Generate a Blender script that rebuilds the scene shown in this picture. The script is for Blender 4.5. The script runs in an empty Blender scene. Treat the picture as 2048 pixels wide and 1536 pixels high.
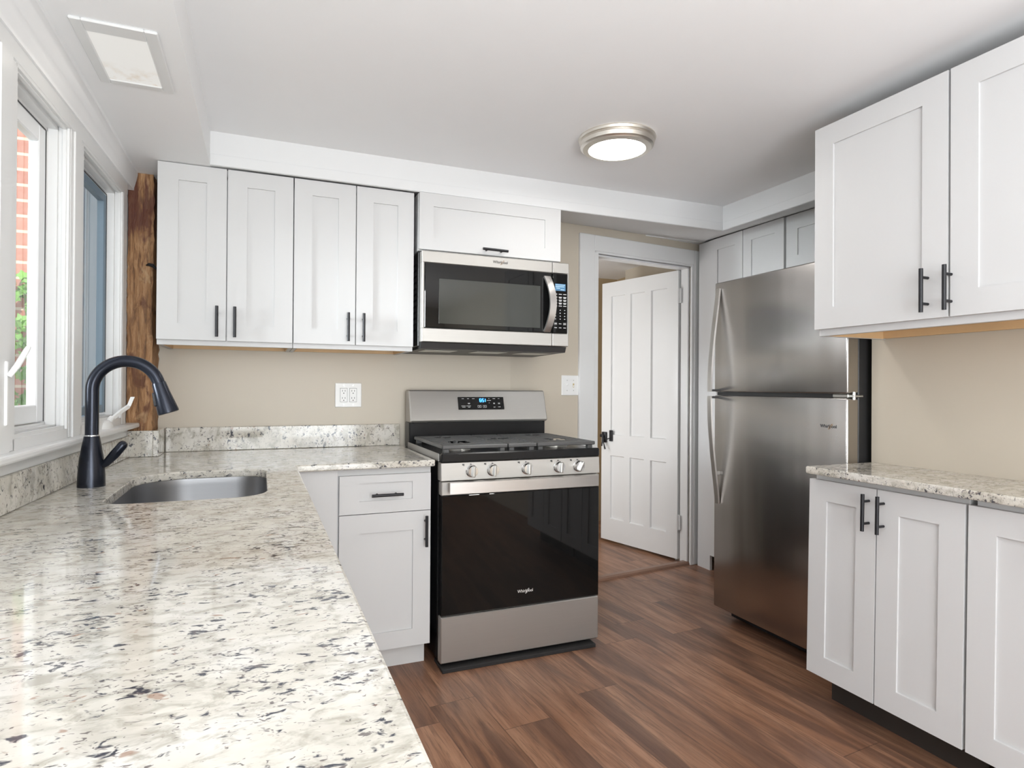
import bpy, bmesh, math, random
from mathutils import Vector, Matrix
random.seed(7)
C = bpy.context.scene.collection
SC = bpy.context.scene

# ------------------------------------------------------------------ camera
F_PX, CAM = 1227.65, Vector((0.0, -3.1356, 1.1835))
yaw, pit, rol = map(math.radians, (-22.3368, 0.2617, 0.3687))
fw = Vector((-math.sin(yaw) * math.cos(pit), math.cos(yaw) * math.cos(pit), math.sin(pit)))
rt = Vector((math.cos(yaw), math.sin(yaw), 0)); up = rt.cross(fw)
r2 = rt * math.cos(rol) + up * math.sin(rol); u2 = up * math.cos(rol) - rt * math.sin(rol)
cd = bpy.data.cameras.new('camera'); cd.sensor_width = 36; cd.lens = F_PX / 2048 * 36
cd.clip_start = 0.02
co = bpy.data.objects.new('camera', cd); C.objects.link(co)
co.matrix_world = Matrix(((r2.x, u2.x, -fw.x, CAM.x), (r2.y, u2.y, -fw.y, CAM.y), (r2.z, u2.z, -fw.z, CAM.z), (0, 0, 0, 1)))
SC.camera = co

# ------------------------------------------------------------------ light and exposure
SKY = 1.9
w = bpy.data.worlds.new('sky'); SC.world = w; w.use_nodes = True
bg = w.node_tree.nodes['Background']
bg.inputs[0].default_value = (0.95, 0.98, 1.0, 1); bg.inputs[1].default_value = SKY
SC.view_settings.view_transform = 'Standard'; SC.view_settings.look = 'None'
SC.view_settings.gamma = 1; SC.view_settings.use_curve_mapping = False
SC.view_settings.exposure = -0.13
LAMP_WATTS, RECESSED_WATTS, HALL_WATTS, ADDED_LAMP_WATTS, REAR_FILL_WATTS, CEILING_FILL_WATTS, ALCOVE_FILL_WATTS = 3.8, .3, 15, 7, 122, 66, 9.5

def area(name, loc, rot, sx, sy, watts, col=(1, 1, 1), shape='RECTANGLE'):
    l = bpy.data.lights.new(name, 'AREA'); l.shape = shape; l.size = sx
    if shape == 'RECTANGLE': l.size_y = sy
    l.energy = watts; l.color = col
    o = bpy.data.objects.new(name, l); C.objects.link(o); o.location = loc; o.rotation_euler = rot
    return o
# frontal fill light added at the made-up rear window, behind the camera
area('daylight', (0.40, -5.58, 1.13), (math.radians(91), 0, 0), 1.65, 1.85, REAR_FILL_WATTS, (0.94, 0.97, 1))  # added fill lamp, not real daylight
# unseen uplight added to fill the ceiling, an assumed bounce flash behind the camera
area('ceiling_fill', (0.45, -3.95, 0.95), (math.radians(177), math.radians(-8), 0), 1.3, 1.2, CEILING_FILL_WATTS, (0.90, 0.955, 1))

# afternoon sun grazing the brick wing outside
sl_ = bpy.data.lights.new('sun', 'SUN'); sl_.energy = 5; sl_.angle = .01; sl_.color = (1, .96, .88)
so_ = bpy.data.objects.new('sun', sl_); C.objects.link(so_); so_.rotation_euler = Vector((-.26, .75, -.60)).to_track_quat('-Z', 'Y').to_euler()
# narrow fill lamp added outside the windows, aimed at the dark pantry alcove
wd_ = area('window_daylight', (-0.80, -0.99, 1.5), (0, 0, 0), .8, .72, ALCOVE_FILL_WATTS, (0.90, 0.96, 1))  # added alcove fill lamp, not real window daylight
wd_.rotation_euler = (Vector((2.7, -0.5, 1.3)) - wd_.location).to_track_quat('-Z', 'Y').to_euler(); wd_.data.spread = math.radians(32)
# daylight in the hall beyond the doorway
area('hall_daylight', (1.26, 0.85, 1.15), (0, math.radians(-90), 0), 1.4, .6, HALL_WATTS, (0.96, 0.98, 1))

# ------------------------------------------------------------------ materials
def lin(c): return tuple(((x / 255) / 12.92 if x / 255 <= .04045 else ((x / 255 + .055) / 1.055) ** 2.4) for x in c)
class NT:
    def __init__(s, name):
        s.m = bpy.data.materials.new(name); s.m.use_nodes = True; s.t = s.m.node_tree
        s.p = s.t.nodes['Principled BSDF']
    def n(s, typ, ins=None, **kw):
        nd = s.t.nodes.new(typ)
        for k, v in kw.items(): setattr(nd, k, v)
        for k, v in (ins or {}).items():
            if isinstance(v, tuple) and len(v) == 2 and isinstance(v[0], bpy.types.Node): s.t.links.new(v[0].outputs[v[1]], nd.inputs[k])
            else: nd.inputs[k].default_value = v
        return nd
    def link(s, a, ao, b, bi): s.t.links.new(a.outputs[ao], b.inputs[bi])
    def math(s, op, a, b=None, clamp=False):
        ins = {0: a}
        if b is not None: ins[1] = b
        nd = s.n('ShaderNodeMath', ins, operation=op); nd.use_clamp = clamp
        return (nd, 0)
    def ramp(s, fac, stops, interp='LINEAR'):
        nd = s.n('ShaderNodeValToRGB', {0: fac}); cr = nd.color_ramp; cr.interpolation = interp
        while len(cr.elements) < len(stops): cr.elements.new(.5)
        for e, (p, c) in zip(cr.elements, stops):
            e.position = p; e.color = (c, c, c, 1) if isinstance(c, (int, float)) else (*c, 1)
        return (nd, 0)
    def mix(s, fac, a, b, blend='MIX'):
        nd = s.n('ShaderNodeMix', data_type='RGBA', blend_type=blend)
        for i, v in ((0, fac), (6, a), (7, b)):
            if isinstance(v, tuple) and isinstance(v[0], bpy.types.Node): s.t.links.new(v[0].outputs[v[1]], nd.inputs[i])
            else: nd.inputs[i].default_value = v if i == 0 else (*v, 1)
        return (nd, 2)
    def coords(s, scale=(1, 1, 1), rot=(0, 0, 0), loc=(0, 0, 0)):
        tc = s.n('ShaderNodeTexCoord')
        mp = s.n('ShaderNodeMapping', {0: (tc, 3), 1: loc, 2: rot, 3: scale})
        return (mp, 0)
    def noise(s, vec, scale, detail=2, rough=.5, dist=0.):
        return (s.n('ShaderNodeTexNoise', {'Vector': vec, 'Scale': scale, 'Detail': detail, 'Roughness': rough, 'Distortion': dist}), 0)
    def set(s, **kw):
        for k, v in kw.items():
            k = k.replace('_', ' ')
            if isinstance(v, tuple) and isinstance(v[0], bpy.types.Node): s.t.links.new(v[0].outputs[v[1]], s.p.inputs[k])
            elif isinstance(v, tuple) and len(v) == 3: s.p.inputs[k].default_value = (*v, 1)
            else: s.p.inputs[k].default_value = v
        return s
    def bump(s, h, strength=.2, dist=.01):
        b = s.n('ShaderNodeBump', {'Height': h, 'Strength': strength, 'Distance': dist}); s.link(b, 0, s.p, 'Normal')

def plain(name, col, rough=.4, metal=0., mottle=0.02, **kw):
    k = NT(name); v = k.coords()
    nz = k.noise(v, 9, 3)
    a = tuple(max(0, c * (1 - mottle)) for c in col); b = tuple(min(1, c * (1 + mottle)) for c in col)
    k.set(Base_Color=k.mix(nz, a, b), Roughness=rough, Metallic=metal, **kw); return k.m
def emis(name, col, strength, base=(1, 1, 1)):
    k = NT(name); k.set(Base_Color=base, Emission_Color=col, Emission_Strength=strength, Roughness=.5); return k.m
def steel(name, col, rough=.27, aniso=.6):
    k = NT(name); v = k.coords((1, 1, 40)); nz = k.noise(v, 5, 3)
    tg = k.n('ShaderNodeTangent', direction_type='RADIAL', axis='Z')
    k.set(Base_Color=k.mix(nz, tuple(c * .97 for c in col), tuple(min(1, c * 1.03) for c in col)), Metallic=1., Roughness=rough, Anisotropic=aniso, Tangent=(tg, 0))
    return k.m

M = {}
M['cab'] = plain('white_cabinet_paint', (0.612, 0.608, 0.606), .45, mottle=.006, Specular_IOR_Level=.18)
M['cabgrey'] = plain('toe_kick_paint', (0.62, 0.61, 0.60), .5, mottle=.06)
M['trim'] = plain('white_trim_paint', (0.75, 0.75, 0.745), .3, mottle=.012)
M['sash'] = plain('white_vinyl_sash', (0.82, 0.83, 0.84), .35)
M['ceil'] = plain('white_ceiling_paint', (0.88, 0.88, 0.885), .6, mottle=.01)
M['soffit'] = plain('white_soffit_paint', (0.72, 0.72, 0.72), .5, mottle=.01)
M['wall'] = plain('beige_wall_paint', (0.575, 0.515, 0.425), .42, mottle=.012)
M['hallwall'] = plain('tan_hall_paint', (0.47, 0.36, 0.22), .5, mottle=.012)
M['ply'] = plain('maple_plywood', (0.68, 0.47, 0.26), .5, mottle=.15)
M['blk'] = plain('matte_black_metal', (0.016, 0.016, 0.019), .38, .3)
M['faucet'] = plain('dark_bronze_metal', (0.017, 0.020, 0.030), .25, .6)
M['iron'] = plain('cast_iron', (0.095, 0.095, 0.095), .38, .2, mottle=.1)
M['enamel'] = plain('black_enamel', (0.010, 0.010, 0.011), .25, Specular_IOR_Level=.3)
M['side'] = plain('charcoal_side_panel', (0.035, 0.034, 0.034), .42)
M['taupe'] = plain('wall_reflection_taupe', (.20, .165, .125), .5)
M['void'] = plain('dark_recess', (0.012, 0.011, 0.011), .7)
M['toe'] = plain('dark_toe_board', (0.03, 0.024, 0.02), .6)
M['alu'] = plain('burner_aluminium', (0.55, 0.55, 0.53), .35, 1.)
M['chrome'] = plain('polished_metal', (0.72, 0.72, 0.72), .16, 1.)
M['nickel'] = plain('brushed_nickel', (0.74, 0.70, 0.64), .38, 1.)
M['steel'] = steel('brushed_steel', (0.47, 0.452, 0.428), .54, .5)
M['handlesteel'] = steel('satin_steel', (0.60, 0.58, 0.56), .34, .3)
M['fridge'] = steel('fridge_steel', (0.42, 0.40, 0.385), .27)
def wavy(mat):
    t = mat.node_tree; p = t.nodes['Principled BSDF']
    tc = t.nodes.new('ShaderNodeTexCoord'); mp = t.nodes.new('ShaderNodeMapping'); mp.inputs[3].default_value = (1, 1, .12)
    nz = t.nodes.new('ShaderNodeTexNoise'); nz.inputs['Scale'].default_value = 7; nz.inputs['Detail'].default_value = 1
    b = t.nodes.new('ShaderNodeBump'); b.inputs['Strength'].default_value = .35; b.inputs['Distance'].default_value = .012
    t.links.new(tc.outputs[3], mp.inputs[0]); t.links.new(mp.outputs[0], nz.inputs[0]); t.links.new(nz.outputs[0], b.inputs['Height']); t.links.new(b.outputs[0], p.inputs['Normal'])
wavy(M['fridge'])
M['sinksteel'] = steel('sink_steel', (0.32, 0.32, 0.33), .34)
M['plastic'] = plain('white_plastic', (0.84, 0.84, 0.83), .3)
M['slot'] = plain('outlet_slot', (0.03, 0.03, 0.03), .6)
M['ivory'] = plain('aged_toggle', (0.55, 0.45, 0.25), .4)
M['ink'] = plain('grey_lettering', (0.05, 0.05, 0.05), .4)
M['inkw'] = plain('pale_lettering', (0.62, 0.62, 0.62), .4)
M['logo_gold'] = plain('logo_swirl', (0.45, 0.30, 0.18), .3, .6)
M['logo_silver'] = plain('logo_silver', (0.72, 0.70, 0.68), .3, .3)
M['glossblack'] = plain('black_glass', (0.006, 0.006, 0.006), .03, mottle=.0, Specular_IOR_Level=.36)
M['winglass_mw'] = plain('grey_screen_glass', (0.045, 0.047, 0.042), .06, mottle=.04)
M['digit'] = emis('blue_digits', (0.05, 0.35, 1.0), 6, (0, 0, 0))
M['lcd'] = emis('blue_lcd', (0.10, 0.32, 0.62), 0.5, (0.05, 0.1, 0.15))
M['lcdtext'] = emis('lcd_text', (.65, .85, 1.0), .8, (.2, .3, .4))
M['lens'] = emis('lamp_lens', (1.0, 0.98, 0.94), 14)
M['siding'] = plain('blue_grey_siding', (0.15, 0.21, 0.265), .5, mottle=.1)
M['soil'] = plain('garden_ground', (0.25, 0.24, 0.2), .9, mottle=.2)
M['leaf'] = plain('ivy_leaf', (0.16, 0.36, 0.06), .5, mottle=.5)

def make_glass():
    k = NT('window_glass')
    tr = k.n('ShaderNodeBsdfTransparent', {0: (.96, .97, .97, 1)}); gl = k.n('ShaderNodeBsdfGlossy', {0: (1, 1, 1, 1), 1: .01})
    fr = k.n('ShaderNodeFresnel', {0: 1.45})
    gm = k.n('ShaderNodeNewGeometry'); out = k.math('SUBTRACT', 1., (gm, 6))
    mx = k.n('ShaderNodeMixShader', {0: k.math('MULTIPLY', (fr, 0), out), 1: (tr, 0), 2: (gl, 0)})
    k.link(mx, 0, k.t.nodes['Material Output'], 0); return k.m
M['glass'] = make_glass()

def make_panel_lens():
    k = NT('stained_light_panel'); v = k.coords()
    d = k.noise(v, 16, 4, .6); edge = k.n('ShaderNodeTexCoord')
    sep = k.n('ShaderNodeSeparateXYZ', {0: (edge, 3)})
    far = k.n('ShaderNodeMapRange', {0: (sep, 1), 1: .02, 2: .14, 3: 0., 4: 1.})
    st = k.math('MULTIPLY', (far, 0), k.ramp(d, [(.48, 0.), (.66, 1.)]))
    col = k.mix(st, (1.0, .985, .95), (.62, .42, .2))
    k.set(Base_Color=(.3, .29, .27), Emission_Color=col, Emission_Strength=.6, Roughness=.4); return k.m
M['panel_lens'] = make_panel_lens()

def make_granite(name, stretch=(.3, 1, 1), s=1.0, rot=0.):
    k = NT(name)
    v = k.coords(stretch, (0, 0, rot)); v0 = k.coords()
    big = k.noise(v0, 4.5 * s, 3, .55)
    base = k.mix(k.ramp(k.noise(v, 11 * s, 4, .6, .4), [(.35, 0.), (.65, 1.)]), (.665, .632, .565), (.54, .51, .45))
    base = k.mix(k.ramp(big, [(.45, 0.), (.62, 1.)]), base, (.675, .65, .605))
    base = k.mix(k.math('MULTIPLY', k.ramp(k.noise(v, 20 * s, 4, .65, .6), [(.49, 0.), (.64, 1.)]), .8), base, (.36, .335, .28))
    fl = k.noise(v, 42 * s, 3, .55, .6); cl = k.noise(v0, 6.5 * s, 2, .5)
    fk = k.ramp(k.math('ADD', fl, k.math('MULTIPLY', cl, .30)), [(.752, 0.), (.825, 1.)])
    base = k.mix(fk, base, (.055, .058, .072))
    f2 = k.ramp(k.math('ADD', k.noise(v, 95 * s, 2, .5, .8), k.math('MULTIPLY', cl, .25)), [(.75, 0.), (.805, 1.)])
    base = k.mix(k.math('MULTIPLY', f2, .85), base, (.12, .10, .10))
    br = k.ramp(k.noise(v, 30 * s, 2, .5, .5), [(.69, 0.), (.74, 1.)])
    base = k.mix(k.math('MULTIPLY', br, .7), base, (.30, .17, .11))
    k.set(Base_Color=base, Roughness=.07, Specular_IOR_Level=.5); return k.m
M['granite'] = make_granite('polished_granite', (.6, 1, 1), 2.1, math.radians(-10))
M['granite_edge'] = make_granite('polished_granite_splash', (1, 1, .75), 1.6)

def make_floor():
    k = NT('vinyl_plank_floor'); W, L = .182, 1.22
    tc = k.n('ShaderNodeTexCoord'); mp = k.n('ShaderNodeMapping', {0: (tc, 3), 2: (0, 0, math.radians(-4.5)), 1: (.032, .0, 0)})
    sep = k.n('ShaderNodeSeparateXYZ', {0: (mp, 0)}); X, Y = (sep, 0), (sep, 1)
    u = k.math('DIVIDE', X, W); row = k.math('FLOOR', u); fu = k.math('FRACT', u)
    wn = k.n('ShaderNodeTexWhiteNoise', {'W': row}, noise_dimensions='1D')
    v = k.math('ADD', k.math('DIVIDE', Y, L), (wn, 0)); col_i = k.math('FLOOR', v); fv = k.math('FRACT', v)
    cx = k.n('ShaderNodeCombineXYZ', {0: row, 1: col_i}); idn = k.n('ShaderNodeTexWhiteNoise', {'Vector': (cx, 0)}, noise_dimensions='2D')
    off = k.math('MULTIPLY', (idn, 0), 37.)
    gv = k.n('ShaderNodeCombineXYZ', {0: k.math('ADD', k.math('MULTIPLY', X, 1.0), off), 1: k.math('MULTIPLY', Y, .105), 2: off})
    g1 = k.noise((gv, 0), 14, 6, .6, 1.0); gv2 = k.n('ShaderNodeVectorMath', {0: (gv, 0), 1: (1, .5, 1)}, operation='MULTIPLY')
    g2 = k.noise((gv2, 0), 130, 4, .65, .4); g3 = k.noise((gv, 0), 6.0, 3, .5, 1.6)
    c = k.ramp(g1, [(.28, (.15, .072, .043)), (.46, (.265, .132, .077)), (.62, (.35, .188, .115)), (.78, (.45, .255, .155))])
    c = k.mix(k.math('MULTIPLY', k.ramp(g3, [(.52, 0.), (.62, 1.)]), .62), c, (.10, .055, .042))
    c = k.mix(k.math('MULTIPLY', k.ramp(g2, [(.48, 0.), (.66, 1.)]), .6), c, (.11, .058, .038))
    tone = k.n('ShaderNodeMapRange', {0: (idn, 0), 3: .90, 4: 1.13})
    c = k.mix(1., c, (k.n('ShaderNodeCombineColor', {0: (tone, 0), 1: (tone, 0), 2: (tone, 0)}), 0), 'MULTIPLY')
    eu = k.math('MINIMUM', fu, k.math('SUBTRACT', 1., fu)); ev = k.math('MINIMUM', fv, k.math('SUBTRACT', 1., fv))
    su = k.math('LESS_THAN', eu, .006); sv = k.math('LESS_THAN', ev, .0012); seam = k.math('MAXIMUM', su, sv)
    c = k.mix(k.math('MULTIPLY', seam, .6), c, (.05, .028, .02))
    k.set(Base_Color=c, Roughness=(k.n('ShaderNodeMapRange', {0: g2, 3: .28, 4: .42}), 0), Specular_IOR_Level=.35)
    k.bump(k.math('SUBTRACT', g2, seam), .08, .003); return k.m
M['floor'] = make_floor()
M['threshold'] = plain('wood_threshold', (.24, .135, .09), .35, mottle=.2)

def make_post():
    k = NT('hewn_timber'); v = k.coords((1, 1, .12)); v0 = k.coords((1, 1, .4))
    g = k.noise(v, 60, 5, .65, .6); b = k.noise(v0, 14, 4, .6, 1.0)
    c = k.ramp(g, [(.3, (.10, .045, .02)), (.5, (.34, .17, .07)), (.7, (.55, .33, .17))])
    c = k.mix(k.ramp(b, [(.56, 0.), (.64, 1.)]), c, (.16, .065, .03))
    c = k.mix(k.math('MULTIPLY', k.ramp(k.noise(v0, 22, 3, .6, .5), [(.6, 0.), (.7, 1.)]), .8), c, (.50, .32, .17))
    tc = k.n('ShaderNodeTexCoord'); sp = k.n('ShaderNodeSeparateXYZ', {0: (tc, 3)})
    hz = k.math('ADD', (sep := sp, 2), k.math('MULTIPLY', k.noise(k.coords((1, 1, .2)), 40, 3), .5))
    top = k.n('ShaderNodeMapRange', {0: hz, 1: 1.16, 2: 1.24}); cap = k.n('ShaderNodeMapRange', {0: hz, 1: 1.45, 2: 1.36})
    c = k.mix(k.math('MULTIPLY', k.math('MULTIPLY', (top, 0), (cap, 0)), .85), c, (.10, .022, .012))
    k.set(Base_Color=c, Roughness=.6); k.bump(k.math('ADD', g, b), .7, .012); return k.m
M['post'] = make_post()

def make_brick():
    k = NT('red_brick'); tc = k.n('ShaderNodeTexCoord'); sp = k.n('ShaderNodeSeparateXYZ', {0: (tc, 3)})
    cx = k.n('ShaderNodeCombineXYZ', {0: (sep := sp, 0), 1: (sep, 2)})
    b = k.n('ShaderNodeTexBrick', {'Vector': (cx, 0), 'Color1': (.40, .13, .09, 1), 'Color2': (.52, .21, .15, 1), 'Mortar': (.72, .64, .52, 1),
        'Scale': 1., 'Mortar Size': .008, 'Mortar Smooth': .2, 'Bias': 0., 'Brick Width': .215, 'Row Height': .078})
    nz = k.noise(k.coords(), 45, 4)
    k.set(Base_Color=k.mix(k.math('MULTIPLY', nz, .5), (b, 0), (.60, .38, .30)), Roughness=.85); k.bump((b, 1), -.5, .01); return k.m
M['brick'] = make_brick()

# ------------------------------------------------------------------ mesh helpers
I4 = Matrix.Identity(4)
class MB:
    """collects shapes for ONE mesh object (coordinates local to frame X, stored in world)"""
    def __init__(s, X=I4): s.b = bmesh.new(); s.X = X.copy()
    def _fin(s, nb, M2=None):
        if M2 is not None: nb.transform(M2)
        nb.transform(s.X); me = bpy.data.meshes.new('t'); nb.to_mesh(me); nb.free(); s.b.from_mesh(me); bpy.data.meshes.remove(me); return s
    def box(s, a, b, bev=0., seg=1, M2=None):
        nb = bmesh.new(); r = bmesh.ops.create_cube(nb, size=1)
        a, b = Vector(a), Vector(b); lo = Vector(map(min, a, b)); hi = Vector(map(max, a, b))
        for v in nb.verts: v.co = Vector([(lo[i] + hi[i]) / 2 + v.co[i] * (hi[i] - lo[i]) for i in range(3)])
        if bev: bmesh.ops.bevel(nb, geom=list(nb.edges), offset=min(bev, .45 * min(hi - lo)), segments=seg, affect='EDGES', profile=.5)
        return s._fin(nb, M2)
    def quad(s, *pts):
        nb = bmesh.new(); nb.faces.new([nb.verts.new(p) for p in pts]); return s._fin(nb)
    def prism(s, poly, axis, lo, hi, bev=0.):
        """extrude a 2-D polygon along axis 0/1/2"""
        nb = bmesh.new(); oth = [i for i in range(3) if i != axis]; vs = []
        for h in (lo, hi):
            ring = []
            for p in poly:
                c = [0, 0, 0]; c[oth[0]], c[oth[1]] = p; c[axis] = h; ring.append(nb.verts.new(c))
            vs.append(ring)
        n = len(poly)
        nb.faces.new(vs[0]); nb.faces.new(vs[1])
        for i in range(n): nb.faces.new((vs[0][i], vs[0][(i + 1) % n], vs[1][(i + 1) % n], vs[1][i]))
        bmesh.ops.recalc_face_normals(nb, faces=nb.faces)
        if bev: bmesh.ops.bevel(nb, geom=list(nb.edges), offset=bev, segments=1, affect='EDGES')
        return s._fin(nb)
    def cyl(s, p0, p1, r0, r1=None, n=20, cap=True):
        p0, p1 = Vector(p0), Vector(p1); d = p1 - p0
        nb = bmesh.new(); bmesh.ops.create_cone(nb, cap_ends=cap, segments=n, radius1=r0, radius2=r0 if r1 is None else r1, depth=d.length)
        q = Vector((0, 0, 1)).rotation_difference(d.normalized()).to_matrix().to_4x4()
        return s._fin(nb, Matrix.Translation((p0 + p1) / 2) @ q)
    def lathe(s, prof, c, n=40, M2=None):
        nb = bmesh.new(); rings = []
        for r, z in prof:
            if r < 1e-6: rings.append([nb.verts.new((0, 0, z))])
            else: rings.append([nb.verts.new((r * math.cos(2 * math.pi * i / n), r * math.sin(2 * math.pi * i / n), z)) for i in range(n)])
        for a, b in zip(rings, rings[1:]):
            for i in range(n):
                j = (i + 1) % n
                if len(a) == 1: nb.faces.new((a[0], b[i], b[j]))
                elif len(b) == 1: nb.faces.new((a[i], b[0], a[j]))
                else: nb.faces.new((a[i], b[i], b[j], a[j]))
        bmesh.ops.recalc_face_normals(nb, faces=nb.faces)
        return s._fin(nb, Matrix.Translation(c) @ (M2 or I4))
    def tube(s, pts, rad, n=16, flat=None):
        """sweep a circle (or a flat w x t rectangle given flat=(side vector,w,t)) along pts"""
        pts = [Vector(p) for p in pts]; nb = bmesh.new(); rings = []; k = len(pts)
        rad = rad if isinstance(rad, (list, tuple)) else [rad] * k
        ref = None
        for i, p in enumerate(pts):
            t = (pts[min(i + 1, k - 1)] - pts[max(i - 1, 0)]).normalized()
            if flat:
                sd = Vector(flat[0]).normalized(); nn = t.cross(sd).normalized()
                a, b = flat[1] / 2, flat[2] / 2
                rings.append([nb.verts.new(p + sd * x + nn * y) for x, y in ((-a, -b), (a, -b), (a, b), (-a, b))])
            else:
                if ref is None: ref = t.orthogonal().normalized()
                ref = (ref - t * ref.dot(t)).normalized(); bi = t.cross(ref)
                rings.append([nb.verts.new(p + (ref * math.cos(2 * math.pi * j / n) + bi * math.sin(2 * math.pi * j / n)) * rad[i]) for j in range(n)])
        m = len(rings[0])
        for a, b in zip(rings, rings[1:]):
            for i in range(m): nb.faces.new((a[i], a[(i + 1) % m], b[(i + 1) % m], b[i]))
        nb.faces.new(rings[0][::-1]); nb.faces.new(rings[-1])
        bmesh.ops.recalc_face_normals(nb, faces=nb.faces)
        return s._fin(nb)
    def shaker(s, x0, x1, z0, z1, y=0., t=.019, st=.072, rail=None, rec=.007):
        """five-piece door: front face at y (facing -y), framed panel set back"""
        s.panels(x0, x1, z0, z1, [(x0 + st, x1 - st, z0 + (rail or st), z1 - (rail or st))], y, t, rec); return s
    def panels(s, x0, x1, z0, z1, holes, y=0., t=.019, rec=.007, slope=.0025):
        nb = bmesh.new()
        xs = sorted({x0, x1, *[h[0] for h in holes], *[h[1] for h in holes]}); zs = sorted({z0, z1, *[h[2] for h in holes], *[h[3] for h in holes]})
        G = {(i, j): nb.verts.new((a, y, c)) for i, a in enumerate(xs) for j, c in enumerate(zs)}
        inner = []
        for i in range(len(xs) - 1):
            for j in range(len(zs) - 1):
                f = nb.faces.new((G[i, j], G[i + 1, j], G[i + 1, j + 1], G[i, j + 1]))
                mx, mz = (xs[i] + xs[i + 1]) / 2, (zs[j] + zs[j + 1]) / 2
                for hi, h in enumerate(holes):
                    if h[0] < mx < h[1] and h[2] < mz < h[3]: inner.append((hi, f))
        back = {k: nb.verts.new((v.co.x, y + t, v.co.z)) for k, v in G.items() if k[0] in (0, len(xs) - 1) or k[1] in (0, len(zs) - 1)}
        bor = [(i, 0) for i in range(len(xs))] + [(len(xs) - 1, j) for j in range(1, len(zs))] + [(i, len(zs) - 1) for i in range(len(xs) - 2, -1, -1)] + [(0, j) for j in range(len(zs) - 2, 0, -1)]
        for a, b in zip(bor, bor[1:] + bor[:1]): nb.faces.new((G[a], back[a], back[b], G[b]))
        nb.faces.new([back[a] for a in bor])
        for hi in range(len(holes)):
            fs = [f for h, f in inner if h == hi]
            bmesh.ops.inset_region(nb, faces=fs, thickness=slope, depth=0, use_even_offset=True)
            vs = {v for f in fs for v in f.verts}
            for v in vs: v.co.y = y + rec
        bmesh.ops.recalc_face_normals(nb, faces=nb.faces)
        return s._fin(nb)
    def build(s, name, mat, parent=None, smooth=False, angle=None):
        me = bpy.data.meshes.new(name)
        off = parent.matrix_world.translation if parent is not None else Vector()
        if parent is not None:
            p, off = parent, Vector()
            while p is not None: off = off + p.location; p = p.parent
        for v in s.b.verts: v.co -= off
        s.b.to_mesh(me); s.b.free(); me.materials.append(mat)
        if smooth or angle:
            for p in me.polygons: p.use_smooth = True
            me.set_sharp_from_angle(angle=math.radians(angle or 40))
        o = bpy.data.objects.new(name, me); C.objects.link(o)
        if parent is not None: o.parent = parent
        return o
def tag(o, label=None, cat=None, group=None, kind=None):
    for k, v in (('label', label), ('category', cat), ('group', group), ('kind', kind)):
        if v: o[k] = v
    return o
def thing(name, loc, label, cat, group=None, kind=None):
    o = bpy.data.objects.new(name, None); C.objects.link(o); o.location = loc; o.empty_display_size = .05
    return tag(o, label, cat, group, kind)
def center(o):
    """move a top-level mesh's origin to the base of its bounds"""
    vs = [v.co for v in o.data.vertices]
    c = Vector([(min(v[i] for v in vs) + max(v[i] for v in vs)) / 2 for i in range(3)]); c.z = min(v.z for v in vs)
    for v in o.data.vertices: v.co -= c
    o.location = c; return o
def struct(name, mb, mat, label, cat, **kw):
    return tag(mb.build(name, mat, **kw), label, cat, None, 'structure')
def text(txt, size, X, mat, parent, name='lettering', depth=.0004, align='CENTER', bold=0., sx=1.):
    cu = bpy.data.curves.new(name, 'FONT'); cu.body = txt; cu.size = size; cu.extrude = depth; cu.align_x = align; cu.align_y = 'CENTER'; cu.offset = bold
    t = bpy.data.objects.new(name, cu); C.objects.link(t)
    dg = bpy.context.evaluated_depsgraph_get(); me = bpy.data.meshes.new_from_object(t.evaluated_get(dg))
    bpy.data.objects.remove(t); bpy.data.curves.remove(cu)
    nb = MB(); nb.b.from_mesh(me); bpy.data.meshes.remove(me)
    nb.b.transform(X @ Matrix.Rotation(math.radians(90), 4, 'X') @ Matrix.Diagonal((sx, 1, 1, 1)))
    return nb.build(name, mat, parent)
FACE_L = Matrix(((0, 1, 0, 0), (-1, 0, 0, 0), (0, 0, 1, 0), (0, 0, 0, 1)))     # local front (-y) turned to face -X
def T(x, y, z): return Matrix.Translation((x, y, z))
def handle(X, p0, p1, parent, name='handle', so=.032, r=.0062):
    """bar pull: p0,p1 ends on the door front (local frame X)"""
    p0, p1 = Vector(p0), Vector(p1); d = (p1 - p0).normalized(); L = (p1 - p0).length
    m = MB(X); o = Vector((0, -so, 0))
    m.cyl(p0 + o, p1 + o, r, n=16)
    for f in (.2, .8):
        q = p0 + d * L * f; m.cyl(q, q + o, .0045, n=12)
    return m.build(name, M['blk'], parent, angle=50)

# ------------------------------------------------------------------ constants of the room
CT = .878                        # counter height
WB = .045                        # back wall plane
SOF = -.355; SZ = 2.08; CEIL = 2.2194
def dw(s, off=0., z=0.):         # doorway wall: s along it, off into the hall
    return Vector((1.30 + s * .9923 - off * .124, .048 + s * .124 + off * .9923, z))
DX = Matrix(((.9923, -.124, 0, 1.30), (.124, .9923, 0, .048), (0, 0, 1, 0), (0, 0, 0, 1)))
LS = .035                        # the window wall is slightly out of square
LX = Matrix(((1, LS, 0, LS * .5), (0, 1, 0, 0), (0, 0, 1, 0), (0, 0, 0, 1)))
YR = -5.5                        # rear wall

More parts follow.
